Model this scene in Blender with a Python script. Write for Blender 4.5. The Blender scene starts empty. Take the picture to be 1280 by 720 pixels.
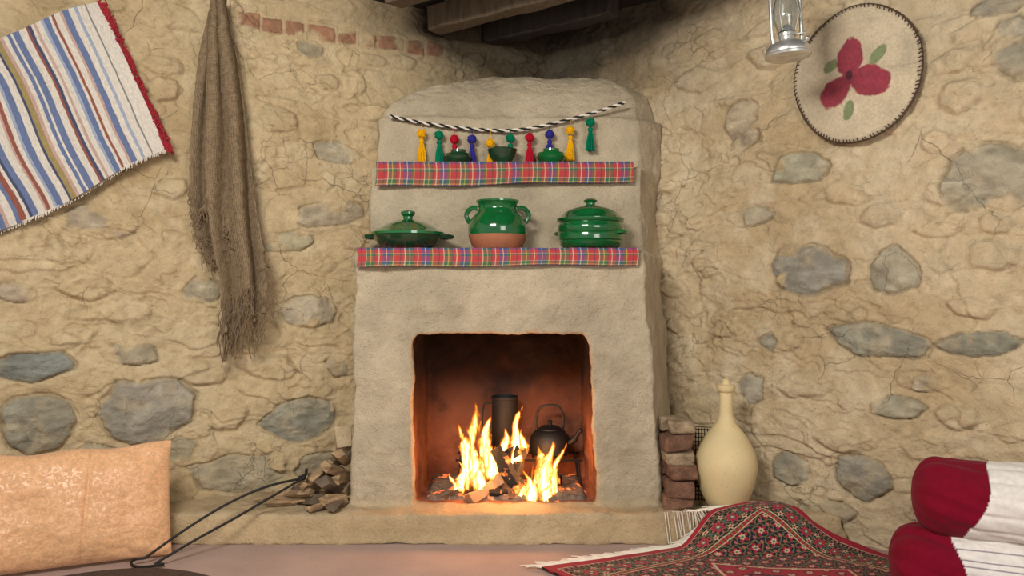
import bpy, math, random
import numpy as np
from mathutils import Vector, Matrix, Euler
random.seed(7)
scene = bpy.context.scene
F = 960.0; H = 0.96
def W(px, py, d):
    return Vector(((px-640)/F*d, d, H-(py-360)/F*d))
def lin(r, g, b):
    def c(v):
        v /= 255.0
        return v/12.92 if v <= 0.04045 else ((v+0.055)/1.055)**2.4
    return np.array([c(r), c(g), c(b)])
def T(x, y, z): return Matrix.Translation((x, y, z))
def RX(a): return Matrix.Rotation(a, 4, 'X')
def RY(a): return Matrix.Rotation(a, 4, 'Y')
def RZ(a): return Matrix.Rotation(a, 4, 'Z')
# ------------------------------------------------------------ noise
_tabs = {}
def vnoise(x, y, seed=0):
    if seed not in _tabs: _tabs[seed] = np.random.RandomState(seed).rand(256, 256)
    r = _tabs[seed]
    x = np.asarray(x, float); y = np.asarray(y, float)
    xi = np.floor(x).astype(int); yi = np.floor(y).astype(int)
    fx = x-xi; fy = y-yi
    fx = fx*fx*(3-2*fx); fy = fy*fy*(3-2*fy)
    a = r[xi & 255, yi & 255]; b = r[(xi+1) & 255, yi & 255]
    c = r[xi & 255, (yi+1) & 255]; d = r[(xi+1) & 255, (yi+1) & 255]
    return (a*(1-fx)+b*fx)*(1-fy)+(c*(1-fx)+d*fx)*fy
def fbm(x, y, o=4, seed=0):
    s = 0; a = 1; t = 0
    for i in range(o):
        s = s+a*vnoise(x*2**i+17.3*i, y*2**i+5.1*i, seed+i); t += a; a *= .5
    return s/t
def sst(a, b, x):
    t = np.clip((x-a)/(b-a), 0, 1); return t*t*(3-2*t)
# ------------------------------------------------------------ materials
def smat(name, col=(200, 200, 200), rough=.8, na=.12, ns=20, bump=.2, bs=None, bd=.004, metal=0, coat=0, attr=False,
         emis=None, sheen=0, trans=0, alpha=1, stretch=(1, 1, 1), cracks=0, spec=None, grit=0):
    m = bpy.data.materials.new(name); m.use_nodes = True
    nt = m.node_tree; N = nt.nodes; L = nt.links; B = N['Principled BSDF']
    tc = N.new('ShaderNodeTexCoord'); mp = N.new('ShaderNodeMapping'); mp.inputs['Scale'].default_value = stretch
    L.new(tc.outputs['Object'], mp.inputs['Vector'])
    n = N.new('ShaderNodeTexNoise'); n.inputs['Scale'].default_value = ns; n.inputs['Detail'].default_value = 6
    L.new(mp.outputs[0], n.inputs['Vector'])
    mr = N.new('ShaderNodeMapRange'); mr.inputs['From Min'].default_value = .3; mr.inputs['From Max'].default_value = .7
    mr.inputs['To Min'].default_value = 1-na; mr.inputs['To Max'].default_value = 1+na
    L.new(n.outputs['Fac'], mr.inputs['Value'])
    sc = N.new('ShaderNodeVectorMath'); sc.operation = 'SCALE'
    if attr:
        at = N.new('ShaderNodeAttribute'); at.attribute_name = 'Col'; L.new(at.outputs['Color'], sc.inputs[0])
    else:
        c = lin(*col); sc.inputs[0].default_value = c
    L.new(mr.outputs[0], sc.inputs['Scale'])
    out = sc.outputs[0]
    n2 = N.new('ShaderNodeTexNoise'); n2.inputs['Scale'].default_value = bs or ns*3; n2.inputs['Detail'].default_value = 5
    L.new(mp.outputs[0], n2.inputs['Vector']); hsock = n2.outputs['Fac']
    if grit:
        g1 = N.new('ShaderNodeTexNoise'); g1.inputs['Scale'].default_value = 150; g1.inputs['Detail'].default_value = 4; g1.inputs['Roughness'].default_value = .7
        L.new(tc.outputs['Object'], g1.inputs['Vector'])
        g2 = N.new('ShaderNodeMapRange'); g2.inputs['From Min'].default_value = .3; g2.inputs['From Max'].default_value = .7
        g2.inputs['To Min'].default_value = 1-grit; g2.inputs['To Max'].default_value = 1+grit; L.new(g1.outputs['Fac'], g2.inputs['Value'])
        gs = N.new('ShaderNodeVectorMath'); gs.operation = 'SCALE'; L.new(out, gs.inputs[0]); L.new(g2.outputs[0], gs.inputs['Scale']); out = gs.outputs[0]
        pv = N.new('ShaderNodeTexVoronoi'); pv.inputs['Scale'].default_value = 46; L.new(mp.outputs[0], pv.inputs['Vector'])
        pr_ = N.new('ShaderNodeMapRange'); pr_.inputs['From Min'].default_value = .06; pr_.inputs['From Max'].default_value = .16
        pr_.inputs['To Min'].default_value = .78; pr_.inputs['To Max'].default_value = 1; L.new(pv.outputs['Distance'], pr_.inputs['Value'])
        gs2 = N.new('ShaderNodeVectorMath'); gs2.operation = 'SCALE'; L.new(out, gs2.inputs[0]); L.new(pr_.outputs[0], gs2.inputs['Scale']); out = gs2.outputs[0]
        ad = N.new('ShaderNodeMath'); ad.operation = 'ADD'; L.new(hsock, ad.inputs[0]); L.new(g1.outputs['Fac'], ad.inputs[1])
        ad2 = N.new('ShaderNodeMath'); ad2.operation = 'ADD'; L.new(ad.outputs[0], ad2.inputs[0]); L.new(pr_.outputs[0], ad2.inputs[1]); hsock = ad2.outputs[0]
    if cracks:
        nn = N.new('ShaderNodeTexNoise'); nn.inputs['Scale'].default_value = 6; nn.inputs['Detail'].default_value = 5
        L.new(tc.outputs['Object'], nn.inputs['Vector'])
        mx = N.new('ShaderNodeVectorMath'); mx.operation = 'MULTIPLY_ADD'; mx.inputs[1].default_value = (.16, .16, .16)
        L.new(nn.outputs['Color'], mx.inputs[0]); L.new(tc.outputs['Object'], mx.inputs[2])
        fac = None
        for scl, wd, sd in ((2.6, .006, 1.1), (6.0, .009, 1.9)):
            vo = N.new('ShaderNodeTexVoronoi'); vo.feature = 'DISTANCE_TO_EDGE'; vo.inputs['Scale'].default_value = scl
            L.new(mx.outputs[0], vo.inputs['Vector'])
            m1 = N.new('ShaderNodeMapRange'); m1.inputs['From Min'].default_value = 0; m1.inputs['From Max'].default_value = wd
            m1.inputs['To Min'].default_value = 1; m1.inputs['To Max'].default_value = 0
            L.new(vo.outputs['Distance'], m1.inputs['Value'])
            n3 = N.new('ShaderNodeTexNoise'); n3.inputs['Scale'].default_value = sd*2; n3.inputs['Detail'].default_value = 3
            L.new(tc.outputs['Object'], n3.inputs['Vector'])
            m3 = N.new('ShaderNodeMapRange'); m3.inputs['From Min'].default_value = .52; m3.inputs['From Max'].default_value = .62
            L.new(n3.outputs['Fac'], m3.inputs['Value'])
            ml = N.new('ShaderNodeMath'); ml.operation = 'MULTIPLY'; L.new(m1.outputs[0], ml.inputs[0]); L.new(m3.outputs[0], ml.inputs[1])
            if fac is None: fac = ml.outputs[0]
            else:
                mm = N.new('ShaderNodeMath'); mm.operation = 'MAXIMUM'; L.new(fac, mm.inputs[0]); L.new(ml.outputs[0], mm.inputs[1]); fac = mm.outputs[0]
        mf = N.new('ShaderNodeMath'); mf.operation = 'MULTIPLY_ADD'; mf.inputs[1].default_value = -cracks; mf.inputs[2].default_value = 1
        L.new(fac, mf.inputs[0])
        s2 = N.new('ShaderNodeVectorMath'); s2.operation = 'SCALE'; L.new(out, s2.inputs[0]); L.new(mf.outputs[0], s2.inputs['Scale'])
        out = s2.outputs[0]
        hh = N.new('ShaderNodeMath'); hh.operation = 'MULTIPLY_ADD'; hh.inputs[1].default_value = -2.0*cracks
        L.new(fac, hh.inputs[0]); L.new(hsock, hh.inputs[2]); hsock = hh.outputs[0]
    L.new(out, B.inputs['Base Color'])
    B.inputs['Roughness'].default_value = rough; B.inputs['Metallic'].default_value = metal
    B.inputs['Coat Weight'].default_value = coat; B.inputs['Coat Roughness'].default_value = .06
    B.inputs['Sheen Weight'].default_value = sheen; B.inputs['Transmission Weight'].default_value = trans
    B.inputs['Alpha'].default_value = alpha
    if spec is not None: B.inputs['Specular IOR Level'].default_value = spec
    if emis:
        B.inputs['Emission Color'].default_value = (*emis[:3], 1); B.inputs['Emission Strength'].default_value = emis[3]
    if bump:
        b = N.new('ShaderNodeBump'); b.inputs['Strength'].default_value = bump; b.inputs['Distance'].default_value = bd
        L.new(hsock, b.inputs['Height']); L.new(b.outputs[0], B.inputs['Normal'])
    return m
# ------------------------------------------------------------ mesh helpers
def link(o): bpy.context.collection.objects.link(o); return o
def grid_mesh(name, P, col=None, mat=None, solid=0):
    n, m = P.shape[:2]
    me = bpy.data.meshes.new(name)
    me.vertices.add(n*m); me.vertices.foreach_set('co', P.reshape(-1).astype(np.float32))
    I = np.arange(n*m).reshape(n, m)
    q = np.stack([I[:-1, :-1], I[1:, :-1], I[1:, 1:], I[:-1, 1:]], -1).reshape(-1, 4)
    me.loops.add(q.size); me.loops.foreach_set('vertex_index', q.reshape(-1).astype(np.int32))
    me.polygons.add(len(q)); me.polygons.foreach_set('loop_start', (np.arange(len(q))*4).astype(np.int32))
    me.polygons.foreach_set('use_smooth', np.ones(len(q), bool))
    me.update(calc_edges=True); me.validate()
    if col is not None:
        a = me.attributes.new('Col', 'FLOAT_COLOR', 'POINT')
        c = np.ones((n*m, 4), np.float32); c[:, :3] = np.clip(col.reshape(-1, 3), 0, 1)
        a.data.foreach_set('color', c.reshape(-1))
    o = link(bpy.data.objects.new(name, me))
    if mat: me.materials.append(mat)
    if solid:
        s = o.modifiers.new('thick', 'SOLIDIFY'); s.thickness = solid; s.offset = 0
    return o
class MB:
    def __init__(s): s.v = []; s.f = []; s.m = []
    def add(s, vs, fs, mi=0, M=None):
        b = len(s.v)
        for p in vs:
            p = Vector(p); s.v.append(tuple(M @ p if M else p))
        for i, f in enumerate(fs):
            s.f.append([b+k for k in f]); s.m.append(mi[i] if isinstance(mi, list) else mi)
    def lathe(s, prof, seg=32, mi=0, M=None, mfun=None, wob=None):
        vs = []; fs = []; ms = []
        n = len(prof)
        for k, (r, z) in enumerate(prof):
            for j in range(seg):
                a = 2*math.pi*j/seg; rr = max(r, 1e-4)
                if wob: rr *= 1+wob(a, z)
                vs.append((rr*math.cos(a), rr*math.sin(a), z))
        for k in range(n-1):
            for j in range(seg):
                fs.append([k*seg+j, k*seg+(j+1) % seg, (k+1)*seg+(j+1) % seg, (k+1)*seg+j])
                ms.append(mfun(k) if mfun else mi)
        fs.append(list(range(seg))[::-1]); ms.append(mfun(0) if mfun else mi)
        fs.append([(n-1)*seg+j for j in range(seg)]); ms.append(mfun(n-2) if mfun else mi)
        s.add(vs, fs, ms, M)
    def tube(s, pts, r, seg=8, mi=0, M=None, closed=False, rn=0):
        pts = [Vector(p) for p in pts]; n = len(pts)
        rs = r if isinstance(r, (list, tuple)) else [r]*n
        if len(rs) < n: rs = list(rs)+[rs[-1]]*(n-len(rs))
        vs = []; fs = []; up = None
        for i in range(n):
            a = pts[(i-1) % n] if (i > 0 or closed) else pts[0]
            b = pts[(i+1) % n] if (i < n-1 or closed) else pts[-1]
            t = (b-a).normalized() if (b-a).length > 1e-9 else Vector((0, 0, 1))
            if up is None:
                up = t.orthogonal().normalized()
            up = (up-t*up.dot(t))
            if up.length < 1e-6: up = t.orthogonal()
            up.normalize(); sd = t.cross(up)
            for j in range(seg):
                an = 2*math.pi*j/seg; q = rs[i]*(1+(random.uniform(-rn, rn) if rn else 0))
                vs.append(pts[i]+up*math.cos(an)*q+sd*math.sin(an)*q)
        for i in range(n if closed else n-1):
            k = (i+1) % n
            for j in range(seg):
                fs.append([i*seg+j, i*seg+(j+1) % seg, k*seg+(j+1) % seg, k*seg+j])
        if not closed:
            fs.append(list(range(seg))[::-1]); fs.append([(n-1)*seg+j for j in range(seg)])
        s.add(vs, fs, mi, M)
    def box(s, sx, sy, sz, M=None, mi=0, jit=0):
        vs = [(x*sx/2+random.uniform(-jit, jit), y*sy/2+random.uniform(-jit, jit), z*sz/2+random.uniform(-jit, jit)) for z in (-1, 1) for y in (-1, 1) for x in (-1, 1)]
        fs = [[0, 2, 3, 1], [4, 5, 7, 6], [0, 1, 5, 4], [2, 6, 7, 3], [0, 4, 6, 2], [1, 3, 7, 5]]
        s.add(vs, fs, mi, M)
    def prism(s, pb, z0, pt, z1, mi=0):
        n = len(pb)
        vs = [(x, y, z0) for x, y in pb]+[(x, y, z1) for x, y in pt]
        fs = [list(range(n))[::-1], [n+i for i in range(n)]]+[[i, (i+1) % n, n+(i+1) % n, n+i] for i in range(n)]
        s.add(vs, fs, mi)
    def sphere(s, c, r, mi=0, M=None, seg=16, sz=1.0, wob=0):
        R = seg//2
        pr = [(r*math.sin(math.pi*k/R), -r*sz*math.cos(math.pi*k/R)) for k in range(R+1)]
        MM = (M or Matrix()) @ Matrix.Translation(c)
        s.lathe(pr, seg, mi, MM, wob=(lambda a, z: random.uniform(-wob, wob)) if wob else None)
    def build(s, name, mats, sharp=40, smooth=True, bevel=0, sub=0, parent=None):
        me = bpy.data.meshes.new(name); me.from_pydata(s.v, [], s.f)
        for m in mats: me.materials.append(m)
        me.polygons.foreach_set('material_index', s.m)
        me.validate()
        if smooth:
            me.polygons.foreach_set('use_smooth', [True]*len(me.polygons))
            try: me.set_sharp_from_angle(angle=math.radians(sharp))
            except Exception: pass
        me.update()
        o = link(bpy.data.objects.new(name, me))
        if bevel:
            b = o.modifiers.new('bev', 'BEVEL'); b.width = bevel; b.segments = 2; b.limit_method = 'ANGLE'
        if sub:
            u = o.modifiers.new('sub', 'SUBSURF'); u.levels = sub; u.render_levels = sub
        if parent: o.parent = parent
        return o
def sm(pts, n=6):
    pts = [Vector(p) for p in pts]; out = []
    for i in range(len(pts)-1):
        p0 = pts[max(i-1, 0)]; p1 = pts[i]; p2 = pts[i+1]; p3 = pts[min(i+2, len(pts)-1)]
        for k in range(n):
            t = k/n
            out.append(.5*((2*p1)+(p2-p0)*t+(2*p0-5*p1+4*p2-p3)*t*t+(3*p1-p0-3*p2+p3)*t**3))
    out.append(pts[-1]); return out

# ------------------------------------------------------------ camera
cd = bpy.data.cameras.new('camera'); cam = link(bpy.data.objects.new('camera', cd))
cd.lens = 27; cd.sensor_width = 36; cd.clip_start = .05
cam.location = (0, 0, H); cam.rotation_euler = (math.radians(90), 0, 0)
scene.camera = cam
scene.view_settings.view_transform = 'Standard'

# ------------------------------------------------------------ walls
C = np.array([.2, 3.9])
dL = np.array([-1, -.53]); dL /= np.linalg.norm(dL); nL = np.array([-dL[1], dL[0]]) 
if nL[1] > 0: nL = -nL
dR = np.array([1, -.95]); dR /= np.linalg.norm(dR); nR = np.array([dR[1], -dR[0]])
if nR[1] > 0: nR = -nR
def wallhit(px, py, d):
    k = (px-640)/F
    u = (C[0]-C[1]*k)/(-d[0]+k*d[1])
    p = C+d*u; z = H-(py-360)/F*p[1]
    return u, z
def wp(u, z, off, d, n):
    p = C+d*u+n*off; return Vector((p[0], p[1], z))
CEIL = 2.25
stL = [(42,458,116,38,0),(48,528,108,80,1),(182,513,122,90,1),(165,443,72,28,2),(240,562,70,44,2),(374,523,96,52,1),(387,390,80,40,2),
 (125,278,104,44,2),(410,268,96,32,2),(305,592,128,46,2),(418,190,58,26,2),(215,235,46,28,3),(255,362,50,34,2),(360,303,70,26,2),
 (258,468,60,30,3),(340,460,64,32,3),(18,365,52,26,2),(385,62,44,22,2),(428,455,44,34,2),(110,360,70,36,3),(350,220,70,36,3),(345,150,56,36,3),
 (395,330,58,28,3),(160,390,70,30,3),(90,420,70,26,3),(395,580,54,28,2),(345,640,60,30,3),(205,110,46,34,3),(300,430,46,28,3),(285,520,50,40,3),(120,575,60,36,2)]
stR = [(1240,222,126,88,4),(1005,337,98,68,1),(1115,338,64,56,4),(1177,322,44,40,2),(1092,425,124,42,1),(1222,430,104,32,1),(1075,597,74,56,1),
 (985,588,52,42,4),(920,425,46,44,3),(975,427,50,26,4),(1120,510,70,28,4),(930,155,50,60,2),(1000,210,74,40,4),(935,270,58,24,2),(1170,178,40,30,3),
 (1197,522,56,34,3),(1266,60,60,80,4),(1212,385,60,26,3),(1048,552,60,28,3),(940,485,36,38,4),(1150,475,72,32,2),(1245,8,66,26,4),(1060,240,66,36,3),
 (1100,270,56,30,3),(885,330,44,34,3),(870,100,56,34,3),(1240,320,66,42,3),(1005,480,66,36,3),(1210,600,80,50,2),(1150,560,56,34,3),(1180,240,56,34,3),
 (905,560,36,30,2),(1030,640,70,30,2),(960,70,56,34,3),(1200,120,66,44,3),(1050,390,50,26,3),(1160,640,70,40,2)]
scol = {0: lin(132,138,136), 1: lin(146,144,132), 2: lin(172,160,136), 4: lin(164,158,140)}
def build_wall(name, d, n, U0, U1, stones, seed, bricks):
    st = .005
    u = np.arange(U0, U1, st); z = np.arange(-.02, CEIL+.02, st)
    U, Z = np.meshgrid(u, z, indexing='ij')
    wx = U+.07*(fbm(U*4, Z*4, 3, seed+50)-.5); wz = Z+.07*(fbm(U*4+9, Z*4, 3, seed+60)-.5)
    D = .055*(fbm(wx*1.7, wz*2.4, 3, seed)-.5)+.030*(fbm(wx*6, wz*9, 5, seed+9)-.5)+.014*(fbm(U*24, Z*32, 4, seed+20)-.5)
    edge_shade = np.zeros_like(D)
    for k, (fu, fz, amp) in enumerate(((2.0, 4.4, .010), (4.2, 8.0, .006), (9, 13, .002))):
        f = fbm(wx*fu+k*7, wz*fz, 4, seed+110+k*9)
        msk = sst(.40, .58, fbm(U*2.6+k*3, Z*2.6, 2, seed+140+k))
        for thv in (.44, .56):
            D += amp*(.35+.65*msk)*sst(thv-.007, thv+.007, f)
            edge_shade += .17*np.exp(-((f-thv+.008)/.005)**2)*msk  # shadow lines along flake edges, painted into the wall colour
    ridg = np.abs(fbm(wx*3.0, wz*5.5, 3, seed+30)-.5)
    crm = sst(.47, .62, fbm(U*2.4, Z*2.4, 2, seed+150))
    D -= .010*np.exp(-(ridg/.009)**2)*crm
    if bricks: base = lin(202,180,142); b2 = lin(180,156,118); b3 = lin(212,194,160)
    else: base = lin(208,188,154); b2 = lin(190,168,132); b3 = lin(218,202,172)
    f = fbm(U*1.6, Z*1.9, 4, seed+70)[..., None]; g = fbm(U*9, Z*9, 4, seed+80)[..., None]
    col = base*(1-sst(.45, .7, f))+b2*sst(.45, .7, f)
    col = col*(1-.5*sst(.45, .75, g))+b3*.5*sst(.45, .75, g)
    col = col*(1-np.clip(edge_shade, 0, .35)-.20*np.exp(-(ridg/.0045)**2)*crm)[..., None]
    col *= (.90+.20*fbm(U*45, Z*45, 3, seed+85))[..., None]
    rs = np.random.RandomState(seed)
    items = []
    for (px, py, w, h, t) in stones:
        uc, zc = wallhit(px, py, d)
        ul, _ = wallhit(px-w/2, py, d); ur, _ = wallhit(px+w/2, py, d)
        yy = (C+d*uc)[1]
        items.append((uc, zc, abs(ul-ur)/2, h/F*yy/2, t, rs.uniform(-.15, .15)))
    for a in np.arange(U0, U1, .20):
        for b in np.arange(.08, CEIL, .15):
            uc = a+rs.uniform(-.07, .07); zc = b+rs.uniform(-.05, .05); w = rs.uniform(.05, .11); h = rs.uniform(.03, .055)
            if any(abs(uc-i[0]) < (w+i[2])*.95 and abs(zc-i[1]) < (h+i[3])*.95 for i in items[:len(stones)]): continue
            if rs.rand() < .40: continue
            items.append((uc, zc, w, h, 9, rs.uniform(-.3, .3)))
    for k, (uc, zc, w, h, t, an) in enumerate(items):
        R = max(w, h)*1.5
        iu = slice(max(0, np.searchsorted(u, uc-R)), np.searchsorted(u, uc+R)); iz = slice(max(0, np.searchsorted(z, zc-R)), np.searchsorted(z, zc+R))
        uu = U[iu, iz]-uc; zz = Z[iu, iz]-zc
        if uu.size == 0: continue
        ca, sa = math.cos(an), math.sin(an)
        A = (uu*ca+zz*sa)/w; Bq = (-uu*sa+zz*ca)/h
        r = np.zeros_like(A); 
        nf = rs.randint(5, 8); a0 = rs.uniform(0, 6.28)
        for q in range(nf):
            aa = a0+q*2*math.pi/nf+rs.uniform(-.25, .25); r = np.maximum(r, (A*math.cos(aa)+Bq*math.sin(aa))/rs.uniform(.80, 1.05))
        r = .66*r+.34*np.hypot(A, Bq)
        r = r+.36*(fbm(U[iu, iz]*13+k*3, Z[iu, iz]*13, 4, seed+11)-.5)
        exposed = t in (0, 1, 2, 4)
        m = sst(1.05, .90, r) if exposed else sst(1.1, .7, r)
        rim = np.exp(-((r-1.02)/.05)**2)
        tex = fbm(U[iu, iz]*26+k, Z[iu, iz]*50, 5, seed+33)
        fac = fbm(U[iu, iz]*9+k, Z[iu, iz]*12, 2, seed+36)
        if exposed:
            thr = {0: .10, 1: .14, 2: .38, 4: .26}[t]
            pn = fbm(U[iu, iz]*9+k*5, Z[iu, iz]*9, 5, seed+44)-.12*(r-.5)
            part = sst(thr, thr+.10, pn)
            lip = np.exp(-((pn-thr)/.025)**2)*m
            dome = .016*np.sqrt(np.clip(1-r*r, 0, 1))
            D[iu, iz] = D[iu, iz]*(1-.55*m*part)+m*part*(.002+dome+.026*(fac-.5)+.014*(tex-.5))+.008*m*(1-part)-.013*rim*part
            facet = (.86+.28*sst(.4, .6, fac))[..., None]
            sc = scol[t]*(1+rs.uniform(-.1, .1))*np.array([1+rs.uniform(-.05, .05), 1, 1+rs.uniform(-.06, .07)])
            cc = sc*(0.64+.72*tex[..., None])*facet
            dust = sst(.48, .78, fbm(U[iu, iz]*18+k, Z[iu, iz]*18, 3, seed+47))[..., None]*.4
            cc = cc*(1-dust)+lin(196,178,146)*dust
            mm = (m*part*.9)[..., None]
            col[iu, iz] = col[iu, iz]*(1-mm)+cc*mm
            col[iu, iz] *= (1-.34*rim*part*sst(.30, .55, fac+.1)-.10*lip)[..., None]
        else:
            D[iu, iz] += m*(.018 if t == 3 else .012)*rs.uniform(.5, 1.3)-.006*rim*(tex > .47)
            col[iu, iz] *= (1+rs.uniform(-.09, .07)*m-.16*rim*sst(.45, .6, tex))[..., None]
    if bricks:
        us, _ = wallhit(285, 20, d); ue, _ = wallhit(545, 62, d)
        bu = us; i = 0
        while bu > ue:
            bw = .095 if i % 3 else .13
            cu = bu-bw/2; zc = 2.075+rs.uniform(-.006, .006)
            A = np.abs(U-cu)/(bw/2-.007); Bq = np.abs(Z-zc)/.030
            r = np.maximum(A, Bq)+.35*(fbm(U*18, Z*18, 3, 5)-.5)
            m = sst(1.06, .92, r)*sst(.30, .44, fbm(U*9, Z*9, 3, 77+i))
            D += m*.008-.006*np.exp(-((r-1.02)/.08)**2)
            cc = lin(166, 114, 90)*(.7+.6*fbm(U*30, Z*30, 3, 8)[..., None])*rs.uniform(.8, 1.15)
            col = col*(1-.82*m[..., None])+cc*.82*m[..., None]
            bu -= bw; i += 1
    nzs = fbm(U*5, Z*5, 3, seed+3)-.5
    soot_shade = np.clip(sst(1.15, .2, U)*sst(1.64, 2.04, Z+.16*nzs)+.55*sst(1.6, .5, U)*sst(1.96, 2.2, Z+.1*nzs), 0, 1)  # soot plus painted-in shade, deepening towards the upper room corner
    col = col*(1-.88*soot_shade[..., None])+lin(34, 30, 28)*.88*soot_shade[..., None]
    P = np.zeros(U.shape+(3,))
    D = D-.018
    P[..., 0] = C[0]+d[0]*U+n[0]*D; P[..., 1] = C[1]+d[1]*U+n[1]*D; P[..., 2] = Z
    return grid_mesh(name, P, col, mud_wall)
mud_wall = smat('mud_plaster_wall', attr=True, rough=.97, na=.10, ns=26, bump=.75, bs=70, bd=.0065, cracks=.40, spec=.12, grit=.085)
build_wall('wall_left', dL, nL, -.03, 3.7, stL, 100, True)
build_wall('wall_right', dR, nR, -.03, 3.2, stR, 300, False)

# floor
fm = smat('floor_clay_screed', (174,150,140), .85, .10, 5, .25, 90, .003, spec=.25, grit=.05)
b = MB(); b.box(7.5, 6.5, .06, T(0, 1.2, -.03)); b.build('floor', [fm])
cm_ = smat('ceiling_sooty_boards', (40,34,30), .9, .3, 6, .5, 40, .006, stretch=(1, 8, 1))
b = MB()
for i in range(18):
    b.box(.23, 3.6, .03, T(-2.1+i*.24, 2.4, CEIL+.02+random.uniform(-.004, .004)))
b.build('ceiling', [cm_])
bmA = smat('beam_old_wood', (108,94,76), .85, .35, 5, .6, 40, .006, stretch=(8, 8, 1))
bmB = smat('beam_dark_wood', (54,47,41), .85, .35, 5, .6, 40, .006, stretch=(8, 8, 1))  # darker copy of the beam wood, for the rearmost beam
ba = math.atan2(-.58, .81)
def beam(cx, cy, L0, L1, w, h, mt):
    b = MB(); segs = 14; vs = []; fs = []
    for i in range(segs+1):
        t = L0+(L1-L0)*i/segs
        for (s, q) in ((-1, 0), (1, 0), (1, 1), (-1, 1)):
            vs.append((t, s*w/2+random.uniform(-.006, .006), q*h+random.uniform(-.005, .005)))
    for i in range(segs):
        for j in range(4): fs.append([i*4+j, i*4+(j+1) % 4, i*4+4+(j+1) % 4, i*4+4+j])
    fs += [[3, 2, 1, 0], [segs*4+j for j in range(4)]]
    b.add(vs, fs); o = b.build('ceiling_beam', [mt], bevel=.008)
    o.location = (cx, cy, CEIL-h); o.rotation_euler = (0, 0, ba); return o
beam(-.40, 3.13, -.12, 1.3, .10, .115, bmA)
beam(-.20, 3.42, -.2, 1.05, .09, .115, bmA)
beam(-.03, 3.67, -.1, .58, .10, .11, bmB)

# ------------------------------------------------------------ fireplace
def wyL(x): return 3.794+.53*x
def wyR(x): return 3.9-.95*(x-.2)
def penta(xl, xr, yf, ex=.12, el=.03):
    lx = xl-el; rx = xr+ex
    return [(xl, yf), (xr, yf), (rx, max(wyR(rx)+.01, yf+.02)), (.2, 3.87), (lx, max(wyL(lx)+.01, yf+.02))]
b = MB()
b.prism([(-1.70, 2.87), (1.27, 2.87), (.2, 3.88)], 0.0, [(-1.66, 2.89), (1.24, 2.89), (.2, 3.88)], .108)
b.prism(penta(-.64, .60, 2.985), .0, penta(-.64, .60, 2.99), .11)
b.prism([(-.634, 3.0), (-.388, 3.0), (-.375, 3.5), (-.65, 3.46)], .03, [(-.618, 3.0), (-.388, 3.0), (-.375, 3.5), (-.65, 3.46)], .82)
b.prism([(.338, 3.0), (.588, 3.0), (.70, 3.42), (.33, 3.5)], .03, [(.30, 3.0), (.535, 3.0), (.69, 3.43), (.30, 3.5)], .82)
b.prism([(-.63, 3.45), (.68, 3.45), (.2, 3.88)], .03, [(-.63, 3.45), (.68, 3.45), (.2, 3.88)], .85)
b.prism(penta(-.618, .535, 3.0, .15), .778, penta(-.612, .512, 3.0, .16), 1.10)
for sx, x0 in ((1, -.40), (-1, .31)):
    b.prism([(x0, 3.0), (x0+sx*.012, 3.0), (x0+sx*.012, 3.48), (x0, 3.48)][::sx], .745, [(x0, 3.0), (x0+sx*.032, 3.0), (x0+sx*.032, 3.48), (x0, 3.48)][::sx], .79)
b.prism(penta(-.597, .547, 3.22), 1.05, penta(-.594, .542, 3.22), 1.472)
b.prism(penta(-.584, .552, 3.33), 1.44, penta(-.582, .550, 3.33), 1.70)
sl = [(1.69, -.570, .545, 3.345), (1.735, -.555, .545, 3.355), (1.78, -.52, .540, 3.37), (1.82, -.455, .525, 3.39), (1.86, -.36, .49, 3.42), (1.89, -.255, .445, 3.45), (1.915, -.14, .385, 3.49), (1.93, -.03, .30, 3.54)]
for (z0, a, c, y0), (z1, a1, c1, y1) in zip(sl[:-1], sl[1:]):
    b.prism(penta(a, c, y0, .1), z0-.002, penta(a1, c1, y1, .1), z1+.002)
m = smat('fireplace_mud_render', (192,177,151), .97, .13, 8, .85, 44, .009, spec=.1, grit=.13, cracks=.07)
nt = m.node_tree; N = nt.nodes; L = nt.links; B = N['Principled BSDF']
srcs = B.inputs['Base Color'].links[0].from_socket
tc = N.new('ShaderNodeTexCoord'); sx = N.new('ShaderNodeSeparateXYZ'); L.new(tc.outputs['Object'], sx.inputs[0])
nz = N.new('ShaderNodeTexNoise'); nz.inputs['Scale'].default_value = 7; nz.inputs['Detail'].default_value = 5; L.new(tc.outputs['Object'], nz.inputs['Vector'])
def mrange(sock, a, c, t0=0, t1=1):
    q = N.new('ShaderNodeMapRange'); q.interpolation_type = 'SMOOTHSTEP'
    for k, v in zip(('From Min', 'From Max', 'To Min', 'To Max'), (a, c, t0, t1)): q.inputs[k].default_value = v
    L.new(sock, q.inputs['Value']); return q.outputs[0]
def mth(op, a, c):
    q = N.new('ShaderNodeMath'); q.operation = op
    for i, v in enumerate((a, c)):
        if isinstance(v, (int, float)): q.inputs[i].default_value = v
        else: L.new(v, q.inputs[i])
    return q.outputs[0]
big = N.new('ShaderNodeTexNoise'); big.inputs['Scale'].default_value = 2.6; big.inputs['Detail'].default_value = 4; L.new(tc.outputs['Object'], big.inputs['Vector'])
sv = N.new('ShaderNodeVectorMath'); sv.operation = 'SCALE'; L.new(srcs, sv.inputs[0]); L.new(mrange(big.outputs['Fac'], .35, .65, .87, 1.10), sv.inputs['Scale']); srcs = sv.outputs[0]
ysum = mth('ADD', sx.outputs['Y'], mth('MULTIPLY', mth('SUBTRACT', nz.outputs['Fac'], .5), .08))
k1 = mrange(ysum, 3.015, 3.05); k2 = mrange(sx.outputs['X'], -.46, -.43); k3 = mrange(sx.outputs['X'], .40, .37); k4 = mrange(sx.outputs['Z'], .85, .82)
mask = mth('MULTIPLY', mth('MULTIPLY', k1, k2), mth('MULTIPLY', k3, k4))
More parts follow.
